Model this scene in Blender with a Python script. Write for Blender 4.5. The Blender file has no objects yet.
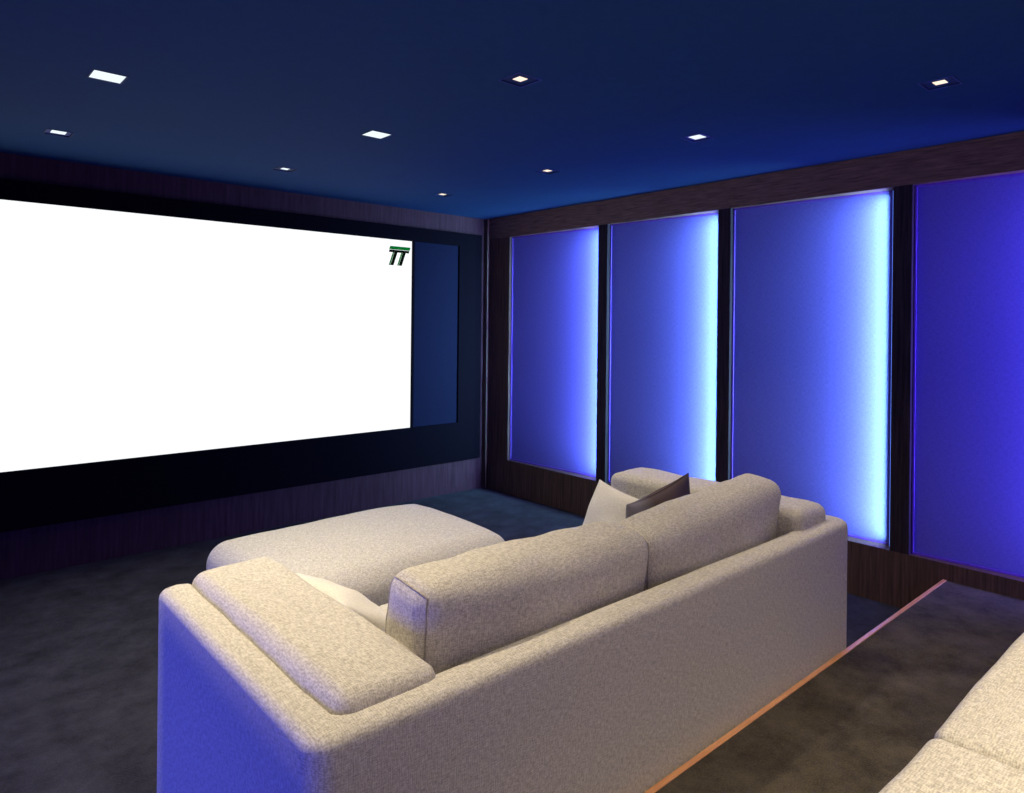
import bpy, bmesh, math, random
from mathutils import Vector, Matrix, noise
C = bpy.context.scene.collection
R = math.radians
sc = bpy.context.scene
sc.view_settings.view_transform = 'Standard'
sc.view_settings.look = 'None'

# ------------------------------------------------------------------ camera
CH = 1.585
cd = bpy.data.cameras.new('camera'); cam = bpy.data.objects.new('camera', cd); C.objects.link(cam)
cd.sensor_fit = 'HORIZONTAL'; cd.sensor_width = 36; cd.lens = 691/1024*36
cd.shift_y = -(396.5-323)/1024; cd.clip_start = 0.02
cam.matrix_world = Matrix.Translation((0, 0, CH)) @ Matrix.Rotation(R(-41.6), 4, 'Z') @ Matrix.Rotation(R(90), 4, 'X') @ Matrix.Rotation(R(0.6), 4, 'Z')
sc.camera = cam

# ------------------------------------------------------------------ materials
def new_mat(name):
    m = bpy.data.materials.new(name); m.use_nodes = True
    nt = m.node_tree; b = nt.nodes['Principled BSDF']
    return m, nt, b
def N(nt, t, **kw):
    n = nt.nodes.new(t)
    for k, v in kw.items(): setattr(n, k, v)
    return n
def mathn(nt, op, a, b=None):
    n = N(nt, 'ShaderNodeMath', operation=op)
    for i, v in enumerate((a, b)):
        if v is None: continue
        if isinstance(v, (int, float)): n.inputs[i].default_value = v
        else: nt.links.new(v, n.inputs[i])
    return n.outputs[0]
def ramp(nt, fac, stops):
    r = N(nt, 'ShaderNodeValToRGB')
    e = r.color_ramp.elements
    e[0].position, e[0].color = stops[0][0], (*stops[0][1], 1)
    e[1].position, e[1].color = stops[-1][0], (*stops[-1][1], 1)
    for p, c in stops[1:-1]:
        x = e.new(p); x.color = (*c, 1)
    nt.links.new(fac, r.inputs[0]); return r.outputs[0]
def noise_n(nt, vec, scale, detail=3, rough=0.5):
    n = N(nt, 'ShaderNodeTexNoise'); n.inputs['Scale'].default_value = scale
    n.inputs['Detail'].default_value = detail; n.inputs['Roughness'].default_value = rough
    if vec is not None: nt.links.new(vec, n.inputs['Vector'])
    return n.outputs['Fac']
def bump(nt, b, h, strength, dist):
    n = N(nt, 'ShaderNodeBump'); n.inputs['Strength'].default_value = strength; n.inputs['Distance'].default_value = dist
    nt.links.new(h, n.inputs['Height']); nt.links.new(n.outputs[0], b.inputs['Normal'])

def fabric(name, c0, c1, thread=310, depth=0.0011, rough=0.95):
    """plain cloth: three sets of streaky noise, one along each axis"""
    m, nt, b = new_mat(name)
    tc = N(nt, 'ShaderNodeTexCoord').outputs['Object']
    outs = []
    for sc_ in ((.16, 1, 1), (1, .16, 1), (1, 1, .16)):
        mp = N(nt, 'ShaderNodeMapping'); mp.inputs['Scale'].default_value = sc_; nt.links.new(tc, mp.inputs[0])
        outs.append(noise_n(nt, mp.outputs[0], thread, 0.0, .5))
    tot = mathn(nt, 'MULTIPLY', mathn(nt, 'ADD', mathn(nt, 'ADD', outs[0], outs[1]), outs[2]), 1/3)
    nt.links.new(ramp(nt, tot, [(0.37, c0), (0.61, c1)]), b.inputs['Base Color'])
    b.inputs['Roughness'].default_value = rough
    b.inputs['Specular IOR Level'].default_value = 0.12
    b.inputs['Sheen Weight'].default_value = 0.06
    bump(nt, b, tot, 0.7, depth)
    return m
def linen(name, c0, c1, period=.0050, depth=0.0010):
    """regular plain weave with uneven threads; each axis' threads fade where the cloth faces that axis"""
    m, nt, b = new_mat(name)
    tc = N(nt, 'ShaderNodeTexCoord').outputs['Object']
    geo = N(nt, 'ShaderNodeNewGeometry')
    sn = N(nt, 'ShaderNodeSeparateXYZ'); nt.links.new(geo.outputs['True Normal'], sn.inputs[0])
    wob = N(nt, 'ShaderNodeTexNoise'); wob.inputs['Scale'].default_value = 60; wob.inputs['Detail'].default_value = 2
    nt.links.new(tc, wob.inputs['Vector'])
    sub = N(nt, 'ShaderNodeVectorMath', operation='MULTIPLY_ADD')
    nt.links.new(wob.outputs['Color'], sub.inputs[0]); sub.inputs[1].default_value = (0.007,)*3
    nt.links.new(tc, sub.inputs[2])
    sp = N(nt, 'ShaderNodeSeparateXYZ'); nt.links.new(sub.outputs[0], sp.inputs[0])
    terms = []
    for i in range(3):
        s = mathn(nt, 'SINE', mathn(nt, 'MULTIPLY', sp.outputs[i], 2*math.pi/(period*(1.1, 1, .9)[i])))
        wgt = mathn(nt, 'POWER', mathn(nt, 'SUBTRACT', 1.0, mathn(nt, 'ABSOLUTE', sn.outputs[i])), 1.5)
        terms.append(mathn(nt, 'MULTIPLY', s, wgt))
    reg = mathn(nt, 'ADD', mathn(nt, 'ADD', terms[0], terms[1]), terms[2])
    outs = []
    for sc_ in ((.2, 1, 1), (1, .2, 1), (1, 1, .2)):
        mp = N(nt, 'ShaderNodeMapping'); mp.inputs['Scale'].default_value = sc_; nt.links.new(tc, mp.inputs[0])
        outs.append(noise_n(nt, mp.outputs[0], 300, 0.0, .5))
    nz = mathn(nt, 'MULTIPLY', mathn(nt, 'ADD', mathn(nt, 'ADD', outs[0], outs[1]), outs[2]), 1/3)
    tot = mathn(nt, 'ADD', mathn(nt, 'MULTIPLY', reg, .035), nz)
    nt.links.new(ramp(nt, tot, [(0.34, c0), (0.64, c1)]), b.inputs['Base Color'])
    b.inputs['Roughness'].default_value = .95
    b.inputs['Specular IOR Level'].default_value = 0.12
    b.inputs['Sheen Weight'].default_value = 0.06
    bump(nt, b, tot, 0.7, depth)
    return m
def wood(name, c0, c1, scale=(30, 30, 1.4), rough=0.5, spec=.4):
    m, nt, b = new_mat(name)
    tc = N(nt, 'ShaderNodeTexCoord').outputs['Object']
    mp = N(nt, 'ShaderNodeMapping'); mp.inputs['Scale'].default_value = scale; nt.links.new(tc, mp.inputs[0])
    n1 = noise_n(nt, mp.outputs[0], 2.2, 6, .65)
    nt.links.new(ramp(nt, n1, [(0.3, c0), (0.5, tuple((a+b_)/2 for a, b_ in zip(c0, c1))), (0.7, c1)]), b.inputs['Base Color'])
    b.inputs['Roughness'].default_value = rough; b.inputs['Specular IOR Level'].default_value = spec
    bump(nt, b, n1, 0.3, 0.002)
    return m
def plain(name, c, rough=0.6, metal=0, nscale=60, var=0.12, bs=0.1, spec=0.5):
    m, nt, b = new_mat(name)
    tc = N(nt, 'ShaderNodeTexCoord').outputs['Object']
    n1 = noise_n(nt, tc, nscale, 3, .5)
    nt.links.new(ramp(nt, n1, [(0.3, tuple(x*(1-var) for x in c)), (0.7, tuple(min(1, x*(1+var)) for x in c))]), b.inputs['Base Color'])
    b.inputs['Roughness'].default_value = rough; b.inputs['Metallic'].default_value = metal
    b.inputs['Specular IOR Level'].default_value = spec
    bump(nt, b, n1, bs, 0.001)
    return m
def emit(name, c, s):
    m, nt, b = new_mat(name)
    b.inputs['Base Color'].default_value = (0.02, 0.02, 0.02, 1); b.inputs['Specular IOR Level'].default_value = 0
    b.inputs['Emission Color'].default_value = (*c, 1); b.inputs['Emission Strength'].default_value = s
    return m
def carpet(name, c0, c1):
    m, nt, b = new_mat(name)
    tc = N(nt, 'ShaderNodeTexCoord').outputs['Object']
    big = noise_n(nt, tc, 5.5, 7, .72); fine = noise_n(nt, tc, 190, 3, .6)
    f = mathn(nt, 'ADD', mathn(nt, 'MULTIPLY', big, 0.62), mathn(nt, 'MULTIPLY', fine, 0.38))
    nt.links.new(ramp(nt, f, [(0.36, c0), (0.64, c1)]), b.inputs['Base Color'])
    b.inputs['Roughness'].default_value = 1.0; b.inputs['Specular IOR Level'].default_value = 0.1
    b.inputs['Sheen Weight'].default_value = 0.03
    bump(nt, b, fine, 0.8, 0.006)
    return m

M_sofa = linen('beige_linen', (0.42, 0.39, 0.335), (0.74, 0.705, 0.625))
M_pipe = fabric('linen_piping', (0.30, 0.27, 0.24), (0.46, 0.42, 0.37))
M_cream = fabric('cream_cotton', (0.68, 0.65, 0.58), (0.80, 0.77, 0.69), 380, 0.0008)
M_panel = fabric('panel_cloth', (0.100, 0.085, 0.37), (0.13, 0.110, 0.46), 300, 0.0007)
M_sidecloth = fabric('dark_speaker_cloth', (0.0025, 0.0035, 0.014), (0.004, 0.0055, 0.022), 300, 0.0006)
M_wood = wood('dark_stained_wood', (0.036, 0.018, 0.016), (0.150, 0.080, 0.064))
M_woodr = wood('brown_wood_rail', (0.070, 0.036, 0.030), (0.260, 0.140, 0.112), (3, 3, 40))
M_woodh = wood('dark_purple_brown_wood', (0.028, 0.012, 0.018), (0.058, 0.026, 0.038), (22, 22, 1.5), spec=.1, rough=.8)
M_pil = wood('blackened_wood', (0.012, 0.009, 0.016), (0.050, 0.034, 0.052), spec=.1, rough=.8)
M_nose = wood('oak_nosing', (0.50, 0.21, 0.09), (0.85, 0.42, 0.20), (2, 30, 30), 0.3)
M_black = plain('black_velvet', (0.0028, 0.0020, 0.0045), 0.95, spec=.05)
M_edge = plain('panel_edge_trim', (0.14, 0.06, 0.40), 0.6, spec=.1)
M_ceil = plain('deep_blue_ceiling_paint', (0.0165, 0.052, 0.138), 0.9, nscale=25, var=.04, spec=.10)
M_wall = plain('dark_blue_wall_paint', (0.03, 0.04, 0.10), 0.8)
M_carp = carpet('charcoal_carpet', (0.011, 0.011, 0.016), (0.050, 0.050, 0.068))
M_carp2 = carpet('platform_carpet', (0.026, 0.021, 0.016), (0.105, 0.088, 0.066))
M_screen = emit('lit_screen', (0.97, 0.99, 1.0), 1.06)
M_lensc = emit('cool_lens', (0.84, 0.95, 1.0), 1.1)
M_lensw = emit('warm_lens', (1.0, 0.82, 0.66), 1.2)
M_led = emit('blue_led_tape', (0.12, 0.25, 1.0), 3.0)
M_trimb = plain('blue_lacquer_fitting', (0.012, 0.032, 0.11), 0.6, spec=.2)
M_trimw = plain('pale_fitting_frame', (0.05, 0.07, 0.26), 0.6, spec=.2)
M_leg = plain('dark_foot', (0.02, 0.018, 0.016), 0.5)
M_green = plain('green_mark', (0.003, 0.14, 0.012), 0.9, spec=0)
M_mark = plain('dark_mark', (0.004, 0.006, 0.002), 0.9, spec=0)
def dark_pillow_mat():
    m, nt, b = new_mat('striped_dark_cloth')
    tc = N(nt, 'ShaderNodeTexCoord').outputs['Object']
    sp = N(nt, 'ShaderNodeSeparateXYZ'); nt.links.new(tc, sp.inputs[0])
    f = mathn(nt, 'ADD', mathn(nt, 'MULTIPLY', sp.outputs[0], 2.0), 0.5)
    col = ramp(nt, f, [(0.0, (0.24, 0.23, 0.28)), (0.16, (0.22, 0.21, 0.26)), (0.36, (0.075, 0.050, 0.055)), (0.6, (0.07, 0.042, 0.045)), (1.0, (0.035, 0.024, 0.030))])
    nt.links.new(col, b.inputs['Base Color']); b.inputs['Roughness'].default_value = 0.85
    bump(nt, b, noise_n(nt, tc, 200, 2), 0.3, 0.001)
    return m
M_dark = dark_pillow_mat()

# ------------------------------------------------------------------ helpers
def obj(name, bm, m, parent=None, smooth=False, loc=None, dbl=True):
    if dbl: bmesh.ops.remove_doubles(bm, verts=bm.verts, dist=1e-5)
    bmesh.ops.recalc_face_normals(bm, faces=bm.faces)
    me = bpy.data.meshes.new(name); bm.to_mesh(me); bm.free()
    me.materials.append(m)
    if smooth:
        for p in me.polygons: p.use_smooth = True
    o = bpy.data.objects.new(name, me); C.objects.link(o)
    if loc: o.location = loc
    if parent: o.parent = parent
    return o
def struct(name, bm, m, **k):
    o = obj(name, bm, m, **k); o['kind'] = 'structure'; return o
def thing(name, label, cat, loc=(0, 0, 0), group=None, rot=(0, 0, 0)):
    o = bpy.data.objects.new(name, None); C.objects.link(o)
    o.location = loc; o.rotation_euler = rot; o['label'] = label; o['category'] = cat
    o.empty_display_size = 0.1
    if group: o['group'] = group
    return o
def box(bm, x0, x1, y0, y1, z0, z1, bev=0):
    r = bmesh.ops.create_cube(bm, size=1)
    for v in r['verts']:
        v.co = Vector(((x0+x1)/2+v.co.x*(x1-x0), (y0+y1)/2+v.co.y*(y1-y0), (z0+z1)/2+v.co.z*(z1-z0)))
    if bev:
        es = list({e for v in r['verts'] for e in v.link_edges})
        bmesh.ops.bevel(bm, geom=es, offset=bev, segments=2, affect='EDGES', profile=0.5)
    return bm
def bx(*a, **k): return box(bmesh.new(), *a, **k)
def tube(bm, pts, r, closed=True, n=6):
    L = len(pts); rings = []
    for i, p in enumerate(pts):
        a = pts[(i-1) % L] if (closed or i) else p
        b = pts[(i+1) % L] if (closed or i < L-1) else p
        t = (b-a).normalized(); up = Vector((0, 0, 1)) if abs(t.z) < .9 else Vector((1, 0, 0))
        s = t.cross(up).normalized(); u = s.cross(t)
        rings.append([bm.verts.new(p+(s*math.cos(q)+u*math.sin(q))*r) for q in [2*math.pi*j/n for j in range(n)]])
    for i in range(L if closed else L-1):
        A, B = rings[i], rings[(i+1) % L]
        k = min(range(n), key=lambda j: (A[0].co-B[j].co).length)
        for j in range(n):
            try: bm.faces.new((A[j], A[(j+1) % n], B[(k+j+1) % n], B[(k+j) % n]))
            except ValueError: pass

class Cushion:
    """soft rounded box: half sizes, corner radius, puff per axis, wrinkles, sag of the top edge"""
    def __init__(s, sx, sy, sz, r, puff=(0, 0, 0), wr=0.004, seed=0, M=Matrix(), flare=0, wedge=0, sag=0):
        s.h = Vector((sx/2, sy/2, sz/2)); s.r = r; s.puff = puff; s.wr = wr; s.seed = Vector((seed*3.1, seed*1.7, seed*5.3)); s.M = M; s.flare = flare; s.wedge = wedge; s.sag = sag
    def params(s, ax, step=0.04):
        h = s.h[ax]; inn = h-s.r; n = max(2, int(2*inn/step))
        a = [inn+s.r*math.tan(R(t)) for t in (7.5, 15, 22.5, 30, 37.5, 45)]
        return [-x for x in reversed(a)]+[-inn+2*inn*i/n for i in range(n+1)]+a
    def P(s, p):
        q = Vector([max(-(s.h[i]-s.r), min(s.h[i]-s.r, p[i])) for i in range(3)]); d = p-q
        o = q+d.normalized()*s.r if d.length > 1e-9 else p.copy()
        u = [o[i]/s.h[i] for i in range(3)]
        g = [max(0, 1-u[i]**2) for i in range(3)]
        add = Vector((0, 0, 0))
        for i in range(3):
            j, k = (i+1) % 3, (i+2) % 3
            add[i] = u[i]*s.puff[i]*(g[j]*g[k])**0.6
        o2 = o+add
        if s.flare: o2.x *= 1+s.flare*(u[2])
        tp = max(0, u[2]+1)/2
        if s.wedge: o2.z += s.wedge*u[0]*tp
        if s.sag: o2.z -= s.sag*tp*math.exp(-((u[0]-.15)/.45)**2)
        if s.wr:
            nn = noise.noise(o*4.0+s.seed)*s.wr*1.6+noise.noise(o*9+s.seed)*s.wr*0.6
            o2 += d.normalized()*nn if d.length > 1e-9 else Vector()
        return s.M @ o2
    def mesh(s):
        bm = bmesh.new(); pr = [s.params(i) for i in range(3)]
        for ax in range(3):
            j, k = (ax+1) % 3, (ax+2) % 3
            for sg in (-1, 1):
                g = []
                for a in pr[j]:
                    row = []
                    for b in pr[k]:
                        p = Vector((0, 0, 0)); p[ax] = sg*s.h[ax]; p[j] = a; p[k] = b
                        row.append(bm.verts.new(s.P(p)))
                    g.append(row)
                for a in range(len(g)-1):
                    for b in range(len(g[0])-1):
                        bm.faces.new((g[a][b], g[a+1][b], g[a+1][b+1], g[a][b+1]))
        return bm
    def seam(s, ax, sg, rad=0.0028):
        """piping around the face whose axis is ax"""
        j, k = (ax+1) % 3, (ax+2) % 3
        pj, pk = s.params(j), s.params(k); pts = []
        def pt(a, b):
            p = Vector((0, 0, 0)); p[ax] = sg*s.h[ax]; p[j] = a; p[k] = b; return s.P(p)
        for a in pj[:-1]: pts.append(pt(a, pk[0]))
        for b in pk[:-1]: pts.append(pt(pj[-1], b))
        for a in reversed(pj[1:]): pts.append(pt(a, pk[-1]))
        for b in reversed(pk[1:]): pts.append(pt(pj[0], b))
        out = [pts[0]]
        for p in pts[1:]:
            if (p-out[-1]).length > 0.004: out.append(p)
        bm = bmesh.new(); tube(bm, out, rad); return bm

def cushion_part(name, parent, c, mat=None, seams=()):
    o = obj(name, c.mesh(), mat or M_sofa, parent, True)
    for ax, sg in seams: obj('piping', c.seam(ax, sg), M_pipe, o, True)
    return o

def shell_bm(W, D, t, z0, z1, Ro=0.06, r=0.03):
    bm = bmesh.new()
    pairs = []
    pairs.append(((0, D), (t, D)))
    ny = 12
    for i in range(1, ny+1): y = D-(D-t)*i/ny; pairs.append(((0, y), (t, y)))
    for i in range(0, 9):
        a = R(180+90*i/8); pairs.append(((Ro+Ro*math.cos(a), Ro+Ro*math.sin(a)), (t, t)))
    nx = 30
    for i in range(0, nx+1): x = t+(W-2*t)*i/nx; pairs.append(((x, 0), (x, t)))
    for i in range(0, 9):
        a = R(270+90*i/8); pairs.append(((W-Ro+Ro*math.cos(a), Ro+Ro*math.sin(a)), (W-t, t)))
    for i in range(0, ny+1): y = t+(D-t)*i/ny; pairs.append(((W, y), (W-t, y)))
    f = r/t
    prof = [(0, z0), (0, z0+.02)]+[(0, z0+.02+(z1-r-z0-.02)*i/6) for i in range(1, 7)]
    prof += [(f-f*math.cos(R(q)), z1-r+r*math.sin(R(q))) for q in (18, 36, 54, 72, 90)]
    prof += [(0.5, z1+.003)]
    prof += [(1-f+f*math.sin(R(q)), z1-r+r*math.cos(R(q))) for q in (0, 18, 36, 54, 72, 90)]
    prof += [(1, z0)]
    rings = []
    for o, i_ in pairs:
        o = Vector((*o, 0)); i2 = Vector((*i_, 0)); ring = []
        for s, z in prof:
            p = o.lerp(i2, s); p.z = z
            n = noise.noise(p*3.5)*0.004
            p.z += n*0.6 if z > z1-.05 else 0
            ring.append(bm.verts.new(p))
        rings.append(ring)
    for a, b in zip(rings, rings[1:]):
        for j in range(len(prof)):
            k = (j+1) % len(prof)
            try: bm.faces.new((a[j], a[k], b[k], b[j]))
            except ValueError: pass
    for ring, sx in ((rings[0], 1), (rings[-1], -1)):
        cx = sum(v.co.x for v in ring)/len(ring); cz = (z0+z1)/2
        prev = ring
        for (dy, k) in ((0.012, 0.012), (0.018, 0.03)):
            nr = []
            for v in ring:
                c = v.co.copy()
                c.x += (k if c.x < cx else -k) if abs(c.x-cx) > k else 0
                c.z += (k if c.z < cz else -k)*(1 if abs(c.z-cz) > (z1-z0)*.4 else 0)
                c.y += dy; nr.append(bm.verts.new(c))
            for j in range(len(ring)):
                kx = (j+1) % len(ring); bm.faces.new((prev[j], prev[kx], nr[kx], nr[j]))
            prev = nr
        bm.faces.new(prev)
    return bm
T = Matrix.Translation
def rot(a, ax): return Matrix.Rotation(R(a), 4, ax)

def make_sofa(label, loc, W, D, seed, seatpuff=.03):
    s = thing('sofa', label, 'sofa', loc)
    t = 0.105
    obj('upholstered_shell', shell_bm(W, D, t, 0.07, 0.75), M_sofa, s, True)
    obj('seat_base', bx(t+.002, W-t-.002, t+.002, D-.02, 0.07, 0.295, bev=.01), M_sofa, s)
    for x in (.08, W-.14):
        for y in (.08, D-.14): obj('leg', bx(x, x+.06, y, y+.06, 0, .069, bev=.006), M_leg, s)
    aw = 0.270; L = D-t+.06
    for i, x in enumerate((t+aw/2-.014, W-t-aw/2+.014)):
        hh = (.480, .515)[i]
        c = Cushion(aw, L, hh, .042, (0.010, 0.008, 0.010), .006, seed+i, T((x, t-.045+L/2, .305+hh/2)))
        cushion_part('arm_cushion', s, c)
    aw = .256
    x0 = t+aw; x1 = W-t-aw
    w = (x1-x0)/2; Ls = D-t-.03
    for i in range(2):
        cx = x0+w*(i+.5)
        c = Cushion(w-.001, Ls, .21, .030, (0.004, 0.006, seatpuff), .003, seed+5+i, T((cx, t+Ls/2, .405)))
        cushion_part('seat_cushion', s, c)
    x1 += .024; x0 += .000; w = (x1-x0)/2
    for i in range(2):
        cx = x0+w*(i+.5)
        c = Cushion(w-.004, .195, .402, .056, (0.016, 0.034, 0.022), .013, seed+9+i,
                    T((cx, t+.146, .710)) @ rot(5, 'X'), flare=(.022, .042)[i], wedge=(-.020, .036)[i], sag=(.012, .004)[i])
        cushion_part('back_cushion', s, c, seams=((0, -1), (0, 1)))
    return s

PN = .075
def pillow_bm(S, Tk, seed=0, n=22):
    bm = bmesh.new()
    for sg in (-1, 1):
        g = []
        for i in range(n+1):
            row = []
            for j in range(n+1):
                u = math.sin(math.pi/2*(-1+2*i/n)); v = math.sin(math.pi/2*(-1+2*j/n))
                x = u*S/2*(1-PN*(1-v*v)); z = v*S/2*(1-PN*(1-u*u))
                th = Tk/2*(max(0, (1-u*u)*(1-v*v)))**0.40
                y = sg*th
                if th > 1e-4: y += noise.noise(Vector((x*9, z*9, seed+sg)))*.012*min(1, th/(.3*Tk))
                row.append(bm.verts.new((x, y, z)))
            g.append(row)
        for i in range(n):
            for j in range(n): bm.faces.new((g[i][j], g[i+1][j], g[i+1][j+1], g[i][j+1]))
    return bm
def pillow_edge(S, n=22):
    pts = []
    def q(u, v): return Vector((u*S/2*(1-PN*(1-v*v)), 0, v*S/2*(1-PN*(1-u*u))))
    ks = [math.sin(math.pi/2*(-1+2*i/n)) for i in range(n)]
    pts += [q(k, -1) for k in ks]+[q(1, k) for k in ks]+[q(-k, 1) for k in ks]+[q(-1, -k) for k in ks]
    bm = bmesh.new(); tube(bm, pts, .003); return bm
def pillow(label, S, Tk, mat, M, seed):
    p = thing('throw_pillow', label, 'pillow')
    p.matrix_world = M
    obj('pillow_cover', pillow_bm(S, Tk, seed), mat, p, True)
    obj('edge_seam', pillow_edge(S), mat, p, True)
    return p

# ------------------------------------------------------------------ room
XL, XR, YB, YF, HC = -1.35, 4.24, -1.7, 5.16, 2.58
RZ = 0.22; RY = 1.24; DP = .15
struct('floor', bx(XL-.1, XR+.26, RY-.02, YF+.2, -.1, 0), M_carp)
struct('floor_platform', bx(XL-.1, XR+.26, YB-.1, RY-.020, -.1, RZ), M_carp2)
struct('trim_1', bx(XL-.1, XR, RY-.020, RY, 0, RZ+.003, bev=.002), M_nose)
struct('wall_left', bx(XL-.1, XL, YB, YF, 0, HC), M_wall)
struct('wall_back', bx(XL-.1, XR+.25, YB-.1, YB, 0, HC), M_wall)
struct('wall_front', bx(XL-.1, XR+.25, YF, YF+.1, 0, HC), M_woodh)
struct('wall_right', bx(XR+DP, XR+DP+.1, YB, YF, 0, HC), M_wood)
LX = [0.635, 1.895, 3.168]; LY = [-0.2, 0.955, 2.10, 3.235, 4.40]; HH = 0.058
xs = [XL-.1]+[v for x in LX for v in (x-HH, x+HH)]+[XR+.25]
ys = [YB-.1]+[v for y in LY for v in (y-HH, y+HH)]+[YF+.1]
bm = bmesh.new()
for i in range(len(xs)-1):
    for j in range(len(ys)-1):
        if i % 2 == 1 and j % 2 == 1: continue
        bm.faces.new([bm.verts.new((a, b, HC)) for a, b in ((xs[i], ys[j]), (xs[i], ys[j+1]), (xs[i+1], ys[j+1]), (xs[i+1], ys[j]))])
struct('ceiling', bm, M_ceil)

PZ0, PZ1 = 0.31, 2.385
panels = [(3.73, 4.82), (2.635, 3.635), (1.51, 2.54), (0.40, 1.41)]
struct('trim_2', bx(XR, XR+DP, YB, YF, PZ1, HC), M_woodr)
struct('trim_3', bx(XR, XR+DP, YB, YF, 0, PZ0), M_wood)
pil = [(4.82, YF), (3.635, 3.73), (2.54, 2.635), (1.41, 1.51), (YB, 0.40)]
for n, (a, b) in enumerate(pil): struct('trim_%d' % (n+4), bx(XR, XR+DP, a, b, PZ0, PZ1), M_wood if n == 0 else M_pil)
struct('trim_9', bx(XR-.03, XR, YF-.055, YF, 0, HC, bev=.004), M_wood)

plabels = ['cloth wall panel closest to the screen corner, narrowest in view, blue light along one edge',
           'cloth wall panel second from the screen corner with pale cyan glow at its edge',
           'cloth wall panel above the sofa right arm with the brightest white blue glow',
           'dim violet blue cloth wall panel above the step, nearest the camera, without bright edge']
TILT = 4.0
def strip(x, y, e, col, spread):
    ld = bpy.data.lights.new('strip_lamp', 'AREA'); ld.shape = 'RECTANGLE'; ld.size = .010; ld.size_y = PZ1-PZ0-.06
    ld.spread = R(spread); ld.energy = e; ld.color = col
    lo = bpy.data.objects.new('strip_lamp', ld); C.objects.link(lo)
    lo.matrix_world = T((x, y, (PZ0+PZ1)/2)) @ Matrix(((1, 0, 0, 0), (0, 0, -1, 0), (0, 1, 0, 0), (0, 0, 0, 1)))
for i, (a, b) in enumerate(panels):
    hw = (b-a)/2; H = PZ1-PZ0
    p = thing('wall_panel', plabels[i], 'wall panel', (XR+.110-hw*math.sin(R(TILT)), (a+b)/2, PZ0), 'backlit cloth panels along the right wall', rot=(0, 0, R(TILT)))
    obj('cloth_panel', bx(0, .026, -hw+.012, hw-.012, .012, H-.012, bev=.004), M_panel, p)
    e = bmesh.new()
    box(e, -.010, .026, -hw+.003, -hw+.012, .001, H-.001); box(e, -.010, .026, hw-.012, hw-.003, .001, H-.001)
    box(e, -.010, .026, -hw+.012, hw-.012, .001, .012); box(e, -.010, .026, -hw+.012, hw-.012, H-.012, H-.001)
    obj('edge_trim', e, M_edge, p, dbl=False)
    obj('light_tape', bx(-.100, -.090, -hw+.008, -hw+.010, .02, H-.02), M_led, p)
    # strip glow: blue-violet lamp in front, added cyan lamp near the cloth for the edge
    strip(XR+.030, a+.012, [12, 11, 12, 32][i], [(0.26, 0.17, 1), (0.26, 0.17, 1), (0.26, 0.17, 1), (0.21, 0.18, 1)][i], 110)
    if i < 3: strip(XR+.068, a+.016, [15, 20, 20][i], [(0.28, 0.80, 1), (0.36, 1.0, 1), (0.38, 1.0, 1)][i], 90)

# ------------------------------------------------------------------ projection screen
S0, S1, SZ0, SZ1 = -.45, 3.36, .665, 2.285
FZ0, FZ1, FX0, FX1 = .30, 2.415, -1.2, 4.145
ps = thing('projection_screen', 'huge glowing white projection screen in a wide black surround', 'screen', (1.47, YF, FZ0))
def rel(bm):
    bmesh.ops.translate(bm, verts=bm.verts, vec=(-1.47, -YF, -FZ0)); return bm
fb = bmesh.new()
y0, y1 = YF-.05, YF-.001
box(fb, FX0, FX1, y0, y1, SZ1+.008, FZ1); box(fb, FX0, FX1, y0, y1, FZ0, SZ0-.008)
box(fb, FX0, S0-.008, y0, y1, SZ0-.008, SZ1+.008); box(fb, S1+.01, S1+.028, y0, y1, SZ0-.008, SZ1+.008)
box(fb, 3.88, FX1, y0, y1, SZ0-.008, SZ1+.008)
obj('black_surround', rel(fb), M_black, ps, dbl=False)
obj('screen_surface', rel(bx(S0-.008, S1+.010, YF-.028, YF-.002, SZ0-.008, SZ1+.008)), M_screen, ps)
obj('side_cloth_panel', rel(bx(S1+.028, 3.88, YF-.030, YF-.002, SZ0-.008, SZ1+.008)), M_sidecloth, ps)
def para(bm, x0, x1, z0, z1, sl, yy):
    k = sl
    vs = [(x0+(z0-2.08)*k, z0), (x1+(z0-2.08)*k, z0), (x1+(z1-2.08)*k, z1), (x0+(z1-2.08)*k, z1)]
    a = [bm.verts.new((x, yy-.003, z)) for x, z in vs]; b = [bm.verts.new((x, yy, z)) for x, z in vs]
    bm.faces.new(a); bm.faces.new(b[::-1])
    for i in range(4): bm.faces.new((a[i], b[i], b[(i+1) % 4], a[(i+1) % 4]))
g = bmesh.new(); yy = YF-.0285
para(g, 3.095, 3.300, 2.208, 2.236, .35, yy)
para(g, 3.140, 3.152, 2.072, 2.186, .35, yy); para(g, 3.224, 3.236, 2.072, 2.186, .35, yy)
obj('green_mark', rel(g), M_green, ps, dbl=False)
g = bmesh.new()
para(g, 3.100, 3.300, 2.184, 2.205, .35, yy)
for x in (3.155, 3.239): para(g, x, x+.030, 2.072, 2.186, .35, yy)
obj('dark_mark', rel(g), M_mark, ps, dbl=False)

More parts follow.
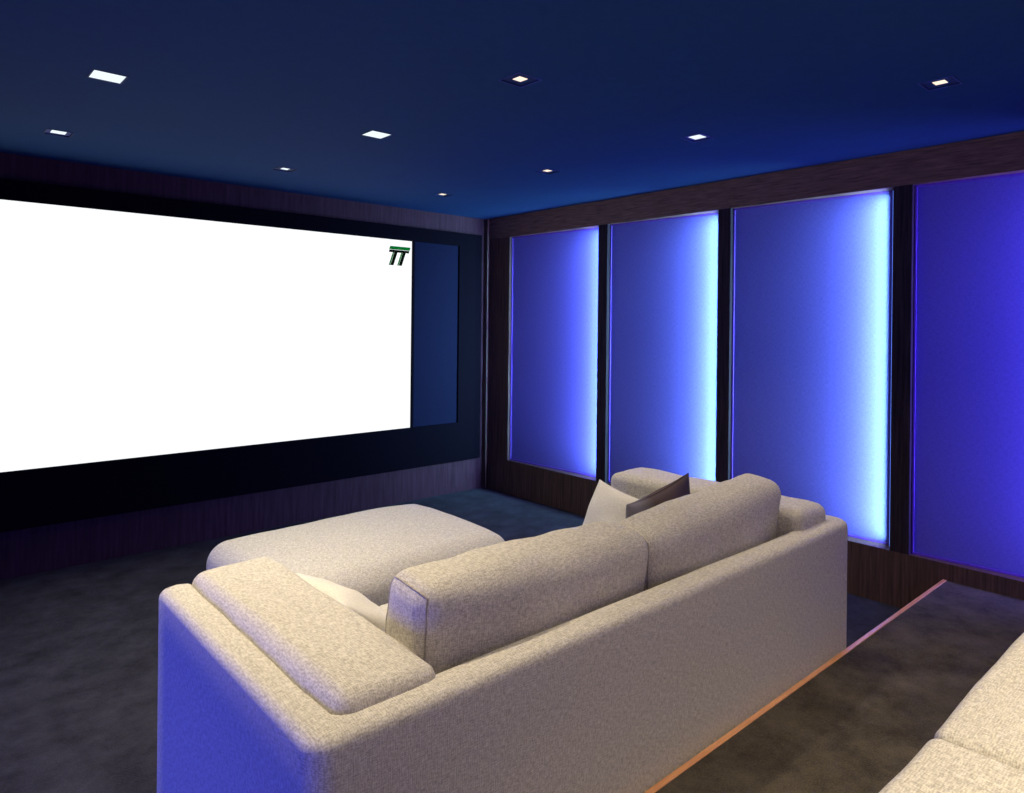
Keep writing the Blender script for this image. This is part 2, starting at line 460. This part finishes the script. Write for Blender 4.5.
# ------------------------------------------------------------------ downlights
names = {(0, 3): 'square ceiling light nearest the top left corner, large and fully lit white',
         (0, 4): 'small ceiling light above the far left end of the screen',
         (1, 4): 'small ceiling light nearest the wall above the middle of the screen',
         (1, 3): 'fully lit square ceiling light, second in size, in front of the screen',
         (2, 4): 'smallest ceiling light, nearest the corner between screen and panels',
         (2, 3): 'small warm ceiling light in front of the first cloth panel',
         (1, 2): 'warm ceiling light with dark baffle over the ottoman and sofa, central at the top',
         (2, 2): 'bright white ceiling light in front of the third cloth panel',
         (2, 1): 'warm ceiling light at upper right in front of the fourth cloth panel'}
EN = {(0, 0): 90, (1, 0): 170, (2, 0): 80, (0, 1): 34, (1, 1): 28, (2, 1): 32, (0, 2): 145, (1, 2): 44, (2, 2): 54,
      (0, 3): 90, (1, 3): 90, (2, 3): 24, (0, 4): 4, (1, 4): 4, (2, 4): 2}
for i, x in enumerate(LX):
    for j, y in enumerate(LY):
        lab = names.get((i, j), 'square ceiling light outside the view over the seating, column %d row %d' % (i+1, j+1))
        d = thing('downlight', lab, 'ceiling light', (x, y, HC), 'square ceiling downlights')
        flush = (i, j) in ((0, 3), (1, 3))
        h = HH
        fr = bmesh.new(); o = h+.005; z0, z1 = -.002, 0.0
        box(fr, -o, o, -o, -h, z0, z1); box(fr, -o, o, h, o, z0, z1); box(fr, -o, -h, -h, h, z0, z1); box(fr, h, o, -h, h, z0, z1)
        obj('trim_frame', fr, M_trimw if j < 3 else M_trimb, d, dbl=False)
        hs = bmesh.new(); v = [hs.verts.new(p) for p in ((-h, -h, 0), (h, -h, 0), (h, h, 0), (-h, h, 0), (-h, -h, .06), (h, -h, .06), (h, h, .06), (-h, h, .06))]
        for f in ((0, 1, 5, 4), (1, 2, 6, 5), (2, 3, 7, 6), (3, 0, 4, 7), (4, 5, 6, 7)): hs.faces.new([v[k] for k in f])
        obj('housing', hs, M_trimb, d)
        if flush:
            obj('diffuser', bx(-h+.001, h-.001, -h+.001, h-.001, .000, .008), M_lensc, d)
        else:
            w = .034 if (i, j) in ((2, 2), (0, 4)) else .023
            bf = bmesh.new(); a = h-.001
            box(bf, -a, a, -a, -w, .004, .010); box(bf, -a, a, w, a, .004, .010); box(bf, -a, -w, -w, w, .004, .010); box(bf, w, a, -w, w, .004, .010)
            obj('baffle', bf, M_trimw if (i, j) in ((2, 2), (0, 4)) else M_trimb, d, dbl=False)
            obj('lens', bx(-w+.001, w-.001, -w+.001, w-.001, .003, .012), M_lensc if (i, j) in ((2, 2), (0, 4), (1, 4)) else M_lensw, d)
        ld = bpy.data.lights.new('spot_lamp', 'SPOT'); ld.spot_size = R(92); ld.spot_blend = 1.0; ld.shadow_soft_size = .03
        ld.energy = EN[(i, j)]
        ld.color = (1.0, .84, .60) if j < 3 else (1.0, .90, .76)
        lo = bpy.data.objects.new('spot_lamp', ld); C.objects.link(lo); lo.parent = d; lo.location = (0, 0, -.02)

# ------------------------------------------------------------------ seating
make_sofa('large beige linen sofa facing the screen with pillows, its back against the step', (.608, 1.255, 0), 2.492, 1.06, 1)
make_sofa('beige linen sofa on the raised platform, only its seat corner showing', (.22, -.526, RZ), 2.86, 1.06, 31, .006)
ot = thing('ottoman', 'large square beige linen ottoman between sofa and screen', 'ottoman', (1.82, 3.20, 0))
c = Cushion(1.31, .93, .33, .10, (0.014, 0.014, 0.055), .005, 50, T((0, 0, .285)))
cushion_part('padded_top', ot, c, seams=())
obj('plinth', bx(-.58, .58, -.40, .40, .03, .16, bev=.01), M_leg, ot)
for x in (-.53, .47):
    for y in (-.36, .30): obj('leg', bx(x, x+.06, y, y+.06, 0, .035), M_leg, ot)

pillow('cream cotton pillow standing upright against the sofa far arm cushion', .36, .15, M_cream,
       T((2.49, 2.08, .635)) @ rot(90, 'Z') @ rot(22, 'X') @ rot(-8, 'Y'), 1)
pillow('dark plum pillow with a pale band, leaning on the sofa back cushion', .43, .15, M_dark,
       T((2.48, 1.81, .672)) @ rot(5, 'X') @ rot(-10, 'Y'), 2)
pillow('pale linen pillow leaning on the left arm cushion of the sofa', .38, .12, M_cream,
       T((1.14, 2.05, .615)) @ rot(-90, 'Z') @ rot(52, 'X'), 3)

# ------------------------------------------------------------------ added fill lamps and world
def area(loc, tgt, sx, sy, e, col):
    ld = bpy.data.lights.new('added_fill_lamp', 'AREA'); ld.shape = 'RECTANGLE'; ld.size = sx; ld.size_y = sy; ld.energy = e; ld.color = col
    lo = bpy.data.objects.new('added_fill_lamp', ld); C.objects.link(lo)
    lo.location = loc; lo.rotation_euler = (Vector(tgt)-Vector(loc)).to_track_quat('-Z', 'Y').to_euler()
area((XL+.05, 2.1, .45), (1.0, 2.1, -.1), 2.6, .5, 44, (.07, .09, 1))  # added blue fill, unseen; stands in for lit panels on the left wall
area((1.5, YB+.05, 1.9), (2.6, 2, 2.3), 3.5, 1.0, 12, (.28, .14, 1))  # added violet fill from behind the camera, no fixture there
w = bpy.data.worlds.new('world'); sc.world = w; w.use_nodes = True
w.node_tree.nodes['Background'].inputs[0].default_value = (.01, .02, .08, 1); w.node_tree.nodes['Background'].inputs[1].default_value = .3
